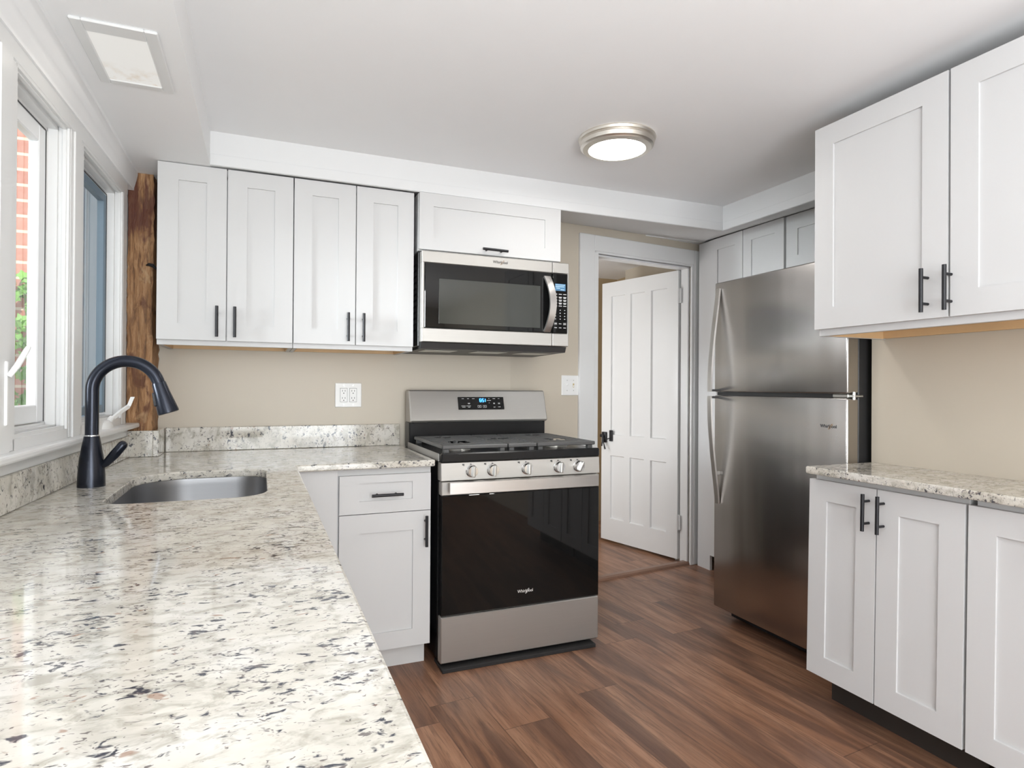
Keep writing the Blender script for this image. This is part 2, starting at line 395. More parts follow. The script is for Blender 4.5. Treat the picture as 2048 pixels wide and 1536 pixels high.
# ------------------------------------------------------------------ shell
struct('floor', MB().box((-.62, YR - .1, -.06), (4.4, 3.0, 0)), M['floor'], 'brown wood-look plank floor running through the kitchen', 'floor')
struct('ceiling', MB().box((-.7, YR - .1, CEIL), (3.4, .40, CEIL + .1)), M['ceil'], 'smooth white painted ceiling', 'ceiling')
struct('wall_back', MB().prism([(-.582, WB), (1.30, .048), (1.30, .17), (-.582, .17)], 2, 0, CEIL), M['wall'], 'beige wall above the granite behind the range', 'wall')
m = MB(DX); OL, OR, OT = .60, 1.381, 1.997
m.box((0, 0, 0), (OL, .12, CEIL)); m.box((OR, 0, 0), (2.0, .12, CEIL)); m.box((OL, 0, OT), (OR, .12, CEIL))
struct('wall_doorway', m, M['wall'], 'tan wall around the white door', 'wall')
struct('wall_right', MB().box((2.255, YR - .1, 0), (3.4, -1.418, CEIL)), M['wall'], 'cream wall above the right counter', 'wall')
struct('wall_alcove', MB().box((3.36, -1.418, 0), (3.46, .6, CEIL)), M['wall'], 'wall at the back of the refrigerator alcove', 'wall')
m = MB(); RZ0, RZ1, RA0, RA1 = .2, 2.05, -.45, 1.25
m.box((-.9, YR - .1, 0), (RA0, YR, CEIL)); m.box((RA1, YR - .1, 0), (2.5, YR, CEIL)); m.box((RA0, YR - .1, 0), (RA1, YR, RZ0)); m.box((RA0, YR - .1, RZ1), (RA1, YR, CEIL))
struct('wall_rear', m, M['wall'], 'beige wall with an added window behind the camera', 'wall')
# window wall
WLX = -.535
OPS = [(-1.97, -1.45), (-1.324, -.927), (-.803, -.284)]; WZ0, WZ1 = 1.05, 1.955
m = MB(LX)
ys = [YR] + [y for o in OPS for y in o] + [.17]
m.box((WLX - .055, YR, 0), (WLX, .17, WZ0 - .035)); m.box((WLX - .055, YR, WZ1 + .02), (WLX, .17, CEIL))
for i in range(0, len(ys), 2): m.box((WLX - .055, ys[i], WZ0 - .035), (WLX, ys[i + 1], WZ1 + .02))
struct('wall_left', m, M['ceil'], 'white wall holding the row of casement windows', 'wall')
# casings around the row of windows
m = MB(LX); cx0, cx1 = WLX, -.5155
m.box((cx0, -2.05, WZ1), (cx1, -.216, 2.012), .003)
for a, b in ((-2.05, -1.97), (-1.45, -1.324), (-.927, -.803), (-.284, -.216)):
    m.box((cx0 + .0005, a, WZ0 - .03), (cx1, b, WZ1), .004)
    if b - a > .1: m.box((cx1 - .002, a + .03, WZ0 - .03), (cx1 + .004, b - .03, WZ1 + .0), .002)
struct('trim_1', m, M['trim'], 'white casing around the row of windows', 'window trim')
m = MB(LX); m.box((WLX - .06, -2.12, 1.002), (-.482, -.13, 1.022), .006, 2)
struct('trim_2', m, M['trim'], 'white window sill above the left granite splash', 'window sill')
m = MB(LX); m.box((WLX, -3.3, .968), (-.52, -.165, 1.002), .002)
struct('trim_3', m, M['trim'], 'white apron board under the window sill', 'trim')
m = MB(); hv = []
for y in (-4.2, -.135):
    sx = LS * (y + .5); hv.append([m.b.verts.new(p) for p in ((-.60 + sx, y, 2.002), (-.60 + sx, y, SZ + .01), (-.483, y, SZ + .01), (-.484, y, SZ - .012), (-.497 + sx * .6, y, SZ - .040), (-.509 + sx, y, 2.014), (-.510 + sx, y, 2.002))])
m.b.faces.new(hv[0]); m.b.faces.new(hv[1])
for k in range(7): m.b.faces.new((hv[0][k], hv[0][(k + 1) % 7], hv[1][(k + 1) % 7], hv[1][k]))
bmesh.ops.recalc_face_normals(m.b, faces=m.b.faces)
struct('trim_4', m, M['ceil'], 'white header board above the windows', 'trim', angle=50)
# bulkhead over the sink with an opening for the recessed light
BX = -.195; rx0, rx1, ry0, ry1 = -.425, -.267, -1.31, -1.02
m = MB(); m.box((-.7, ry1, SZ), (BX, WB, CEIL)); m.box((-.7, -4.6, SZ), (BX, ry0, CEIL)); m.box((-.7, ry0, SZ), (rx0, ry1, CEIL)); m.box((rx1, ry0, SZ), (BX, ry1, CEIL)); m.box((rx0, ry0, SZ + .1), (rx1, ry1, CEIL))
struct('ceiling_bulkhead', m, M['ceil'], 'dropped white bulkhead along the window wall', 'bulkhead')
# soffit: back run + right run
def P(nb, pts): return [nb.verts.new(p) for p in pts]
nb = MB()
b = nb.b
A = [(BX, SOF, SZ), (1.40, SOF, SZ), (2.436, SOF, SZ), (2.436, -1.418, SZ)]
top = [b.verts.new((x, y, CEIL)) for x, y, z in A]; bot = [b.verts.new(p) for p in A]
wl = [(BX, WB, SZ + .02), (1.40, .062, 2.150), (2.76, .230, 2.167), (2.76, -1.418, 2.150)]
inn = [b.verts.new(p) for p in wl]; out = [b.verts.new((x, y, CEIL)) for x, y, z in wl]
for i in range(3):
    b.faces.new((top[i], top[i + 1], bot[i + 1], bot[i])); b.faces.new((bot[i], bot[i + 1], inn[i + 1], inn[i])); b.faces.new((inn[i], inn[i + 1], out[i + 1], out[i]))
bmesh.ops.recalc_face_normals(b, faces=b.faces)
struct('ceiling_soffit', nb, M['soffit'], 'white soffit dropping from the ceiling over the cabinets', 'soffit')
m = MB(); m.box((BX, SOF - .005, SZ + .001), (2.431, SOF, 2.126), .0012); m.box((2.431, SOF - .005, SZ + .001), (2.436, -1.418, 2.126), .0012)
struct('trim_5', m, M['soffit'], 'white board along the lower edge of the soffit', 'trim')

# windows
def window(n, y0, y1, label):
    root = thing('window_%d' % n, (WLX, (y0 + y1) / 2, WZ0 - .03), label, 'window', None, 'structure')
    m = MB(LX); x0, x1 = -.594, -.5165; big = n != 3
    m.box((x0, y0 - .001, WZ0 - .03), (x1, y0 + .008, WZ1)); m.box((x0, y1 - .008, WZ0 - .03), (x1, y1 + .001, WZ1))
    m.box((x0, y0, WZ1 - .008), (x1, y1, WZ1 + .001)); m.box((x0, y0, WZ0 - .03), (x1, y1, WZ0))
    for a, c, e in ((-.532, -.523, .014), (-.5665, -.543, .020), (-.594, -.5665, .030 if big else .022)):      # stepped stops
        m.box((a, y0, WZ0), (c, y0 + e, WZ1)); m.box((a, y1 - e, WZ0), (c, y1, WZ1)); m.box((a, y0, WZ1 - e), (c, y1, WZ1)); m.box((a, y0, WZ0), (c, y1, WZ0 + e * .7))
    m.build('window_frame', M['trim'], root)
    m = MB(LX); wd = .050 if big else .03; a0, a1, z0, z1 = y0 + .032, y1 - (.034 if big else .024), WZ0 + .024, WZ1 - .032; xs0, xs1 = -.593, -.5675
    for q in (((xs0, a0, z0), (xs1, a0 + wd, z1)), ((xs0, a1 - wd, z0), (xs1, a1, z1)), ((xs0, a0 + wd, z0), (xs1, a1 - wd, z0 + wd)), ((xs0, a0 + wd, z1 - wd), (xs1, a1 - wd, z1))):
        m.box(*q, .003)
    sash = m.build('sash', M['sash'] if big else M['siding'], root)
    m = MB(LX); g = .004
    for q in (((-.568, a1, z0), (-.5665, a1 + g, z1)), ((-.568, a0, z1), (-.5665, a1, z1 + g))): m.box(*q)
    m.build('weather_strip', M['side'], sash)
    MB(LX).box((-.583, a0 + wd - .003, z0 + wd - .003), (-.580, a1 - wd + .003, z1 - wd + .003)).build('pane', M['glass'], sash)
    return root
w1 = window(1, *OPS[0], 'casement window nearest the camera, mostly beyond the picture edge')
w2 = window(2, *OPS[1], 'casement window through which brick and ivy show')
w3 = window(3, *OPS[2], 'casement window beside the timber post with blue-grey view')
# lock lever on the first window, crank on the third
m = MB(LX); yl = -1.372
m.box((-.5165, yl - .016, 1.085), (-.507, yl - .002, 1.235), .003); m.build('lock_plate', M['plastic'], w1)
m = MB(LX); m.tube([(-.505, yl - .012, 1.20), (-.492, yl - .004, 1.225), (-.482, yl + .018, 1.262), (-.480, yl + .026, 1.272)], [.006, .007, .0065, .005], 10)
m.build('lock_lever', M['plastic'], w1, angle=60)
m = MB(LX); yc = -.50
prof = [(.0, .030), (.022, .028), (.033, .020), (.04, .006), (.041, 0)]
m.lathe(prof, (-.527, yc, 1.022), 24, Matrix.Diagonal((.75, 1.6, 1, 1)))
hs = m.build('crank_housing', M['plastic'], w3, angle=60)
m = MB(LX); m.cyl((-.520, yc + .035, 1.043), (-.513, yc + .058, 1.058), .011, .010, 16)
m.tube([(-.513, yc + .050, 1.052), (-.495, yc + .10, 1.078), (-.478, yc + .150, 1.098)], .007, flat=((0, 0, 1), .014, .010))
m.tube([(-.478, yc + .146, 1.096), (-.470, yc + .158, 1.125), (-.468, yc + .162, 1.132)], .007, flat=((1, .3, 0), .014, .012))
m.build('crank_arm', M['plastic'], hs)

# outside
o = struct('wall_exterior', MB().box((-4.2, .66, -.3), (-.72, .80, 4.0)), M['brick'], 'red brick wall of the wing outside the window', 'brick wall')
o = MB().box((-.86, .27, -.2), (-.655, .62, 3.2), .004)
for x in (-.835, -.80, -.765, -.72, -.70): o.box((x, .262, -.2), (x + .012, .27, 3.2))
struct('trim_6', o, M['siding'], 'blue-grey painted board outside the window by the timber post', 'exterior trim')
struct('ground_outside', MB().box((-6, -7, -.3), (-.72, 1, -.2)), M['soil'], 'bare ground outside the windows', 'ground')
m = MB(); rnd = random.Random(3)
for i in range(230):
    z = rnd.uniform(1.06, 1.72) if rnd.random() < .8 else rnd.uniform(.8, 1.1); x = -1.08 + rnd.gauss(0, .10); y = .61 - rnd.uniform(0, .04)
    s_ = rnd.uniform(.018, .038); Rm = T(x, y, z) @ Matrix.Rotation(rnd.uniform(-.9, .9), 4, 'Z') @ Matrix.Rotation(rnd.uniform(-.7, .7), 4, 'X') @ Matrix.Rotation(rnd.uniform(0, 6.28), 4, 'Y')
    pts = []
    for j in range(10):
        a = 2 * math.pi * j / 10; r = s_ * (1.0 if j % 2 == 0 else .55); pts.append(Rm @ Vector((r * math.cos(a), .004 * math.cos(2 * a), r * math.sin(a))))
    m.b.faces.new([m.b.verts.new(p) for p in pts])
for k in range(4):
    x = -1.1 + k * .05; m.tube([(x + .03 * math.sin(3 * t + k), 0.645, .4 + t * 1.25) for t in [i / 8 for i in range(9)]], .004, 6)
tag(center(m.build('ivy', M['leaf'])), 'green ivy climbing the brick wall outside the window', 'ivy', None, 'stuff')

# doorway: casing, jamb, hall beyond
m = MB(DX)
for a, c in ((.4585, .568), (1.400, 1.478)): m.box((a, -.02, 0), (c, 0, 2.105), .003)
m.box((.568, -.02, 2.008), (1.397, 0, 2.105), .003)
m.box((1.385, -.014, 0), (1.398, 0, 2.014)); m.box((.566, -.014, 0), (.58, 0, 2.014)); m.box((.57, -.014, 2.0), (1.395, 0, 2.014))
struct('trim_7', m, M['trim'], 'white casing boards around the open door', 'door trim')
m = MB(DX); jd = .13
m.box((OR - .0, -.012, 0), (OR + .026, jd, OT + .02)); m.box((OL - .026, -.012, 0), (OL, jd, OT + .02)); m.box((OL, -.012, OT), (OR, jd, OT + .02))
m.box((OR - .012, .012, 0), (OR, .075, OT)); m.box((OL, .012, 0), (OL + .012, .075, OT)); m.box((OL, .012, OT - .012), (OR, .075, OT))
struct('trim_8', m, M['trim'], 'white jamb and stops lining the doorway', 'door jamb')
m = MB(DX); m.prism([(-.004, 0), (.0, .012), (.014, .02), (.045, .02), (.062, .012), (.085, 0)], 0, OL, OR)
# prism axis 0 uses (y,z)
o = struct('threshold', m, M['threshold'], 'raised brown wood strip across the doorway floor', 'threshold')
struct('wall_hall', MB().box((1.2, 1.62, 0), (3.2, 1.72, 2.3)).box((2.97, 1.2, 0), (3.2, 1.62, 2.3)).box((1.1, .2, 0), (1.22, 1.72, 2.3)), M['hallwall'], 'tan wall of the hall beyond the door', 'wall')
struct('wall_closet', MB().box((2.80, .40, 0), (3.2, 1.22, 2.3)), M['wall'], 'pale wall behind the open door', 'wall')
struct('baseboard_hall', MB().box((2.785, .42, 0), (2.80, 1.22, .10), .002), M['trim'], 'white baseboard behind the open door', 'baseboard')
struct('ceiling_hall', MB().box((1.1, .17, 2.155), (3.3, 1.75, 2.2)), M['ceil'], 'white ceiling of the hall', 'ceiling')
# door leaf
hp = Vector((2.632, .300, 0)); fp = Vector((2.452, 1.0, 0)); du = (hp - fp); LW = .7231; du = du.normalized()
nrm = Vector((-du.y, du.x, 0))                     # local y = into the leaf
if nrm.x < 0: nrm = -nrm
fp = hp - du * LW
KX = Matrix(((du.x, nrm.x, 0, fp.x), (du.y, nrm.y, 0, fp.y), (0, 0, 1, 0), (0, 0, 0, 1)))
door = thing('door_1', (hp.x, hp.y, .02), 'white six-panel door standing open beyond the range', 'door', None, 'structure')
cols = [(LW - b_, LW - a_) for a_, b_ in ((.488, .628), (.297, .434), (.096, .239))]
holes = [(a, c, .825, 1.876) for a, c in cols] + [(a, c, .186, .667) for a, c in cols]
MB(KX).panels(0, LW, .02, 1.985, holes, 0, .036, .013, .005).build('door_leaf', M['trim'], door)
m = MB(KX); m.box((.018, -.018, .762), (.062, 0, .842), .002); m.box((-.006, -.012, .80), (.02, 0, .822), .002)
m.cyl((.045, -.018, .815), (.045, -.03, .815), .011, n=14); m.tube([(.045, -.03, .822), (.050, -.036, .79), (.044, -.042, .735)], [.007, .006, .005], 8)
m.tube([(.046, -.034, .79), (.062, -.038, .755), (.078, -.04, .715)], [.004, .004, .007], 8)
m.build('latch', M['blk'], door, angle=50)
m = MB(KX); m.box((.092, -.012, .775), (.122, 0, .858), .002); m.cyl((.107, -.012, .80), (.07, -.03, .785), .004, n=8); m.build('latch_plate', M['blk'], door)
for z in (1.81, .27):
    m = MB(KX); m.box((LW - .004, -.004, z - .05), (LW + .022, .01, z + .05), .001); m.cyl((LW + .006, -.008, z - .052), (LW + .006, -.008, z + .052), .007, n=12); m.build('hinge', M['trim'], door)

struct('sun_blocker', MB().box((-1.2, -8.2, 2.2), (3.4, YR - .1, 2.32)), M['trim'], 'added slab outside the rear window that blocks the sun', 'sun blocker')  # unseen slab added to keep the sun out of the rear window
# unseen window added to carry the fill light + baseboards behind the camera
root = thing('window_4', (.40, YR, RZ0), 'wide added window in the unseen wall behind the camera', 'window', None, 'structure')
m = MB(); f = .05
m.box((RA0 - .06, YR, RZ0 - .06), (RA0 + .03, YR + .02, RZ1 + .06)); m.box((RA1 - .03, YR, RZ0 - .06), (RA1 + .06, YR + .02, RZ1 + .06)); m.box((RA0, YR, RZ1 - .03), (RA1, YR + .02, RZ1 + .06)); m.box((RA0, YR, RZ0 - .06), (RA1, YR + .04, RZ0 + .03)); m.box((RA0, YR - .04, 1.12), (RA1, YR, 1.15)); m.box((.385, YR - .04, RZ0), (.415, YR, RZ1))
m.build('window_frame', M['trim'], root)  # frame of the added rear window
MB().box((RA0, YR - .03, RZ0), (RA1, YR - .026, RZ1)).build('pane', M['glass'], root)  # pane of the added rear window
struct('baseboard_rear', MB().box((-.6, YR, 0), (2.255, YR + .015, .14), .002), M['trim'], 'white baseboard along the wall behind the camera', 'baseboard')

# ------------------------------------------------------------------ cabinets on the back wall
UY = -.335
def wall_cabinet(x0, x1, mid, label):
    root = thing('wall_cabinet', ((x0 + x1) / 2, 0, 1.345), label, 'cabinet', 'wall cabinets left of the microwave')
    m = MB(); yb = UY + .0205; t = .016
    m.box((x0, yb, 1.345), (x1, yb + .018, 1.385), .001)                        # face frame
    m.box((x0, yb, 1.385), (x0 + .035, yb + .018, 2.078)); m.box((x1 - .035, yb, 1.385), (x1, yb + .018, 2.078)); m.box((x0, yb, 2.04), (x1, yb + .018, 2.078)); m.box((mid - .02, yb, 1.385), (mid + .02, yb + .018, 2.05))
    m.box((x0, yb + .018, 1.345), (x0 + t, WB - .002, 2.078)); m.box((x1 - t, yb + .018, 1.345), (x1, WB - .002, 2.078)); m.box((x0 + t, yb + .018, 2.062), (x1 - t, WB - .002, 2.078))
    m.build('body', M['cab'], root)
    MB().box((x0 + t, yb + .019, 1.37), (x1 - t, WB - .004, 1.384)).box((x0 + t, WB - .02, 1.348), (x1 - t, WB - .004, 1.37)).box((x0 + t, yb + .019, 1.347), (x0 + t + .004, WB - .02, 1.37)).box((x1 - t - .004, yb + .019, 1.347), (x1 - t, WB - .02, 1.37)).build('underside', M['ply'], root)
    for a, c, hx in ((x0 + .001, mid - .0022, mid - .0345), (mid + .0022, x1 - .0015, mid + .0325)):
        d = MB().shaker(a, c, 1.366, 2.077, UY, .0195, .074, .066).build('door', M['cab'], root)
        handle(I4, (hx, UY, 1.380), (hx, UY, 1.506), d)
    return root
wall_cabinet(-.3846, .1295, -.1301, 'white two-door wall cabinet beside the timber post')
wall_cabinet(.1315, .6560, .3935, 'white two-door wall cabinet next to the microwave')
# cabinet over the microwave
root = thing('bridge_cabinet', (1.03, 0, 1.812), 'short white wall cabinet with lift-up door above the microwave', 'cabinet')
MB().box((.672, -.344, 1.812), (1.400, WB - .002, 2.078), .001).build('body', M['cab'], root)
d = MB().panels(.674, 1.3985, 1.816, 2.0785, [(.741, 1.312, 1.877, 2.018)], -.365, .0195, .007).build('door', M['cab'], root)
handle(I4, (.974, -.365, 1.838), (1.102, -.365, 1.836), d, so=.03)

# ------------------------------------------------------------------ microwave
mw = thing('microwave', (1.056, -.1, 1.352), 'stainless over-the-range microwave with black glass door', 'microwave')
MX0, MX1, MY = .682, 1.437, -.385
m = MB(); m.box((.676, -.337, 1.37), (1.434, WB - .002, 1.808), .003)
body = m.build('body', M['side'], mw)
m = MB()
for i in range(12): m.box((.6745, -.32, 1.44 + i * .028), (.676, -.25, 1.45 + i * .028))
m.build('side_vent', M['void'], body)
MB().prism([(-.372, 1.385), (-.36, 1.358), (WB - .004, 1.352), (WB - .004, 1.372), (-.337, 1.385)], 0, .684, 1.43).build('bottom_plate', M['side'], mw)
for x in (.80, 1.06, 1.30): MB().box((x - .08, -.30, 1.3535), (x + .08, -.16, 1.3565), .001).build('filter', M['alu'], mw)
DSP = 1.345
def mwframe(x0, x1, gx0, gx1, name):
    m = MB(); z0, z1, g0, g1 = 1.3875, 1.8065, 1.452, 1.752
    m.box((x0, MY, z0), (x1, MY + .044, g0), .003); m.box((x0, MY, g1), (x1, MY + .044, z1), .003)
    if gx0 > x0 + .001: m.box((x0, MY, g0 - .004), (gx0, MY + .044, g1 + .004), .003)
    if gx1 < x1 - .001: m.box((gx1, MY, g0 - .004), (x1, MY + .044, g1 + .004), .003)
    m.box((x0 + .003, MY + .02, g0 - .01), (x1 - .003, MY + .044, g1 + .01))
    return m.build(name, M['steel'], mw)
dr = mwframe(MX0, DSP - .001, .694, DSP - .001, 'door')
MB().box((.6935, MY - .001, 1.4515), (DSP - .0015, MY + .02, 1.7525), .004).build('door_glass', M['glossblack'], dr)
m = MB(); m.box((.762, MY - .0022, 1.474), (1.278, MY - .0005, 1.682), .0008); m.build('viewing_window', M['winglass_mw'], dr)
m = MB(); pts = []
for i in range(15):
    t = i / 14; z = 1.458 + t * .272; pts.append((1.312 + .016 * math.sin(math.pi * t), MY - .004 - .040 * math.sin(math.pi * t) ** .8, z))
m.tube(pts, .01, flat=((1, 0, 0), .034, .011)); m.build('door_handle', M['handlesteel'], dr, angle=40)
cp = mwframe(DSP + .001, MX1, DSP + .001, 1.430, 'control_panel')
MB().box((DSP + .0015, MY - .001, 1.4515), (1.4305, MY + .02, 1.7525), .004).build('panel_glass', M['glossblack'], cp)
MB().box((1.359, MY - .0022, 1.665), (1.417, MY - .0005, 1.700), .0005).build('display', M['lcd'], cp)
m = MB()
for z, a, c in ((1.694, 1.362, 1.411), (1.686, 1.362, 1.409), (1.678, 1.366, 1.386), (1.671, 1.390, 1.408)):
    x = a
    while x < c: m.box((x, MY - .0026, z - .0018), (x + .0028, MY - .0021, z + .0018)); x += .0040
m.build('display_lettering', M['lcdtext'], cp)
m = MB()
for r in range(9):
    z = 1.648 - r * .0148 - (.006 if r > 4 else 0)
    for cx in (1.362, 1.388, 1.413):
        wdt = .0085 if r < 5 else .0028
        m.box((cx - wdt, MY - .0018, z - .0016), (cx + wdt, MY - .0006, z + .0016))
        if r in (1, 2, 3) and cx > 1.37: m.box((cx - wdt * .8, MY - .0018, z - .0062), (cx + wdt * .8, MY - .0006, z - .0036))
for z in (1.500, 1.480):
    for cx in (1.363, 1.388, 1.413): m.box((cx - .007, MY - .0018, z - .0015), (cx + .007, MY - .0006, z + .0015))
for cx in (1.363, 1.413):
    for a in (-.0045, .0045): m.box((cx - .008, MY - .0018, 1.500 + a - .0005), (cx + .008, MY - .0006, 1.500 + a + .0005))
m.build('keypad_lettering', M['inkw'], cp)
def logo(X, wdt, mat, parent, ring):
    t = text('Whirlpool', wdt / 4.05, X, mat, parent, 'logo', bold=.00025)
    m = MB(X); a, bb = wdt * .105, wdt * .19; pts = []
    for i in range(33):
        th = 2 * math.pi * i / 32; x, z = a * .42 * math.cos(th), bb * math.sin(th)
        pts.append((wdt * .13 + x * .83 + z * .62, -.0008, -wdt * .01 + z * .75 - x * .5))
    m.tube(pts, wdt * .011, 6); m.build('logo_swirl', ring, t)
    return t
logo(T(1.066, MY - .0006, 1.781), .074, M['ink'], dr, M['logo_gold'])

# ------------------------------------------------------------------ gas range
rg = thing('gas_range', (1.0773, -.3, 0), 'stainless gas range with black oven door under the microwave', 'stove')
X0, X1, RY = .6995, 1.4553, -.666
m = MB(); m.box((X0, -.618, .03), (X1, .03, .87), .004); bd = m.build('body', M['enamel'], rg)
for x in (X0 + .04, X1 - .04):
    for y in (-.56, -.02): MB().cyl((x, y, 0), (x, y, .032), .016, n=12).build('foot', M['void'], rg)
m = MB(); m.box((X0, -.655, .866), (X1, -.045, .899), .004); ck = m.build('cooktop', M['enamel'], rg)
for xx in (X0 - .002, X1): MB().box((xx, -.63, .868), (xx + .002, -.05, .900)).build('side_trim', M['steel'], ck)
MB().box((X0 + .001, RY - .001, .8655), (X1 - .001, -.64, .904), .005).build('front_rail', M['enamel'], ck)
m = MB(); m.prism([(RY, .788), (RY + .004, .864), (-.60, .864), (-.60, .788)], 0, X0, X1, .002); pn = m.build('control_panel', M['steel'], rg)
for i, (x, a) in enumerate(((.832, 4), (.927, 3), (1.087, 3), (1.243, 4), (1.342, 28))):
    m = MB(); KR = T(x, RY + .002, .8265) @ Matrix.Rotation(math.radians(90), 4, 'X')
    m.lathe([(0, 0), (.026, 0), (.0262, .006), (.0235, .008), (.0225, .024), (.021, .027), (0, .0275)], (0, 0, 0), 32, KR)
    kb = m.build('knob', M['chrome'], rg, angle=40)
    m = MB(T(x, RY + .002, .8265) @ Matrix.Rotation(math.radians(a), 4, 'Y')); m.box((-.0062, -.042, -.023), (.0062, -.026, .023), .003, 2); m.build('knob_grip', M['alu'], kb)
m = MB()
for x in (.796, .894, 1.050, 1.208, 1.306):
    m.box((x - .004, RY - .0002, .851), (x - .001, RY + .004, .857)); m.box((x + .001, RY - .0002, .849), (x + .004, RY + .004, .857)); m.box((x + .030, RY - .0002, .8535), (x + .036, RY + .004, .8565))
m.build('lettering', M['ink'], pn)
# oven door
m = MB(); m.box((X0 + .002, RY, .727), (X1 - .002, -.622, .7845), .003); od = m.build('oven_door', M['steel'], rg)
MB().box((X0 + .003, RY - .001, .2255), (X1 - .003, -.622, .7265), .003).build('door_glass', M['glossblack'], od)
m = MB(); pts = [(X0 + .026 + (X1 - X0 - .06) * i / 20, RY - .040 - .012 * math.sin(math.pi * i / 20), .764) for i in range(21)]
m.tube(pts, .01, flat=((0, 0, 1), .046, .014))
for x in (X0 + .05, X1 - .06): m.box((x - .012, RY - .038, .752), (x + .012, RY + .002, .776), .003)
m.build('oven_handle', M['handlesteel'], od)
logo(T(1.083, RY - .0018, .290), .072, M['logo_silver'], od, M['logo_silver'])
m = MB(); m.box((X0 + .002, RY + .001, .0275), (X1 - .002, -.622, .2215), .004); m.build('warming_drawer', M['steel'], rg)
MB().box((X0 + .004, -.692, .0), (X1 - .03, -.56, .016), .002).build('base_shadow_slab', M['void'], rg)  # black slab standing in for the shade on the floor under the drawer
# backguard
bg_ = MB().box((X0, -.075, .87), (X1, WB - .02, 1.0), .004).build('rear_panel', M['enamel'], rg)
m = MB(); m.prism([(-.058, 1.164), (-.108, 1.004), (-.096, .998), (.01, .998), (.01, 1.164)], 0, X0 - .001, X1 + .001, .006)
bgd = m.build('backguard', M['steel'], rg)
MB().box((X0 + .02, -.085, .992), (X1 - .02, -.03, 1.0)).build('vent_slot', M['void'], bgd)
sl = math.atan2(.050, .160)
BGX = T(1.080, -.0835, 1.096) @ Matrix.Rotation(-sl, 4, 'X') @ T(0, -.0006, 0)
pnl = MB(BGX).box((-.127, -.001, -.034), (.127, .006, .034), .001).build('display_panel', M['glossblack'], bgd)
m = MB(BGX)
def seg7(m, ch, x, z, wv=.0085, h=.0165, th=.0026):
    S = {'6': 'acdefg', '5': 'acdfg', '1': 'bc'}[ch]
    R = {'a': (0, h / 2, 1), 'd': (0, -h / 2, 1), 'g': (0, 0, 1), 'f': (-wv / 2, h / 4, 0), 'b': (wv / 2, h / 4, 0), 'e': (-wv / 2, -h / 4, 0), 'c': (wv / 2, -h / 4, 0)}
    for s_ in S:
        dx, dz, hor = R[s_]
        if hor: m.box((x + dx - wv / 2, -.0022, z + dz - th / 2), (x + dx + wv / 2, -.0006, z + dz + th / 2))
        else: m.box((x + dx - th / 2, -.0022, z + dz - h / 4), (x + dx + th / 2, -.0006, z + dz + h / 4))
seg7(m, '6', -.004, .0155); seg7(m, '5', .010, .0155); seg7(m, '1', .019, .0155)
for dz in (.0035, -.0035): m.box((.0021, -.0022, .0155 + dz - .001), (.0039, -.0006, .0155 + dz + .001))
m.build('clock_digits', M['digit'], pnl)
m = MB(BGX)
for x, z, a in ((-.101, .024, 6), (-.072, .024, 5), (-.043, .024, 7), (-.069, .000, 6), (-.099, -.022, 9), (-.070, -.022, 6), (-.1, -.015, 12), (-.072, -.015, 12), (.043, .014, 11), (.072, .024, 7), (.099, .024, 5), (.071, .000, 5), (.099, .000, 5.5), (.071, -.022, 5), (.099, -.021, 7), (.044, .024, 2.5), (.044, .001, 2.5)):
    m.box((x - a * .001, -.002, z - .0011), (x + a * .001, -.0006, z + .0011))
    if abs(z) < .002 and a > 4: m.box((x - a * .0009, -.002, z - .0046), (x + a * .0009, -.0006, z - .0026))
for x in (-.012, .017):
    for a in (-.0055, .0055): m.box((x - .009, -.002, -.018 + a - .0006), (x + .009, -.0006, -.018 + a + .0006))
    for a in (-.009, .009): m.box((x + a - .0006, -.002, -.0235), (x + a + .0006, -.0006, -.0125))
    m.box((x - .002, -.002, -.0205), (x + .002, -.0006, -.0155))
m.build('lettering', M['inkw'], pnl)
# burners and grates
for x, y, r in ((.835, -.47, .045), (.835, -.22, .036), (1.078, -.345, .05), (1.32, -.47, .05), (1.32, -.22, .034)):
    m = MB(); m.lathe([(0, .898), (r * 1.25, .898), (r * 1.2, .902), (r, .904), (r * .95, .911), (0, .911)], (x, y, 0), 28); br = m.build('burner', M['alu'], rg, angle=40)
    m = MB(); m.lathe([(0, .911), (r * .82, .911), (r * .86, .914), (r * .8, .918), (0, .919)], (x, y, 0), 28); m.build('burner_cap', M['iron'], br, angle=40)
GT = .934
def grate(x0, x1, burn):
    m = MB(); y0, y1, t = -.640, -.125, .011
    m.box((x0, y0 - .004, GT - .016), (x1, y0 + .016, GT), .003); m.box((x0, y1 - t, GT - .014), (x1, y1, GT), .003)
    m.box((x0, y0, GT - .016), (x0 + t, y1, GT), .003); m.box((x1 - t, y0, GT - .016), (x1, y1, GT), .003)
    y = y0 + .045
    while y < y1 - .02:
        cuts = [(x0 + .004, x1 - .004)]
        for bx, by, r in burn:
            if abs(y - by) < r * .75:
                hw = r * .9; cuts = [q for a, c in cuts for q in (((a, bx - hw), (bx + hw, c)) if a < bx - hw and bx + hw < c else ((a, c),))]
        for a, c in cuts: m.box((a, y - .009, GT - .0045), (c, y + .009, GT - .0005), .001)
        y += .0485
    for bx, by, r in burn: m.box((bx - .005, by - r * 1.5, GT - .012), (bx + .005, by - r * .45, GT - .0005), .0015); m.box((bx - .005, by + r * .45, GT - .012), (bx + .005, by + r * 1.5, GT - .0005), .0015)
    for x in (x0 + .02, x1 - .02):
        for yy in (y0 + .02, y1 - .02): m.box((x - .012, yy - .012, .899), (x + .012, yy + .012, GT - .012), .002)
    return m.build('grate', M['iron'], rg)
grate(.712, 1.006, [(.835, -.47, .05), (.835, -.22, .045)])
grate(1.010, 1.146, [(1.078, -.345, .05)])
grate(1.150, 1.444, [(1.32, -.47, .05), (1.32, -.22, .045)])

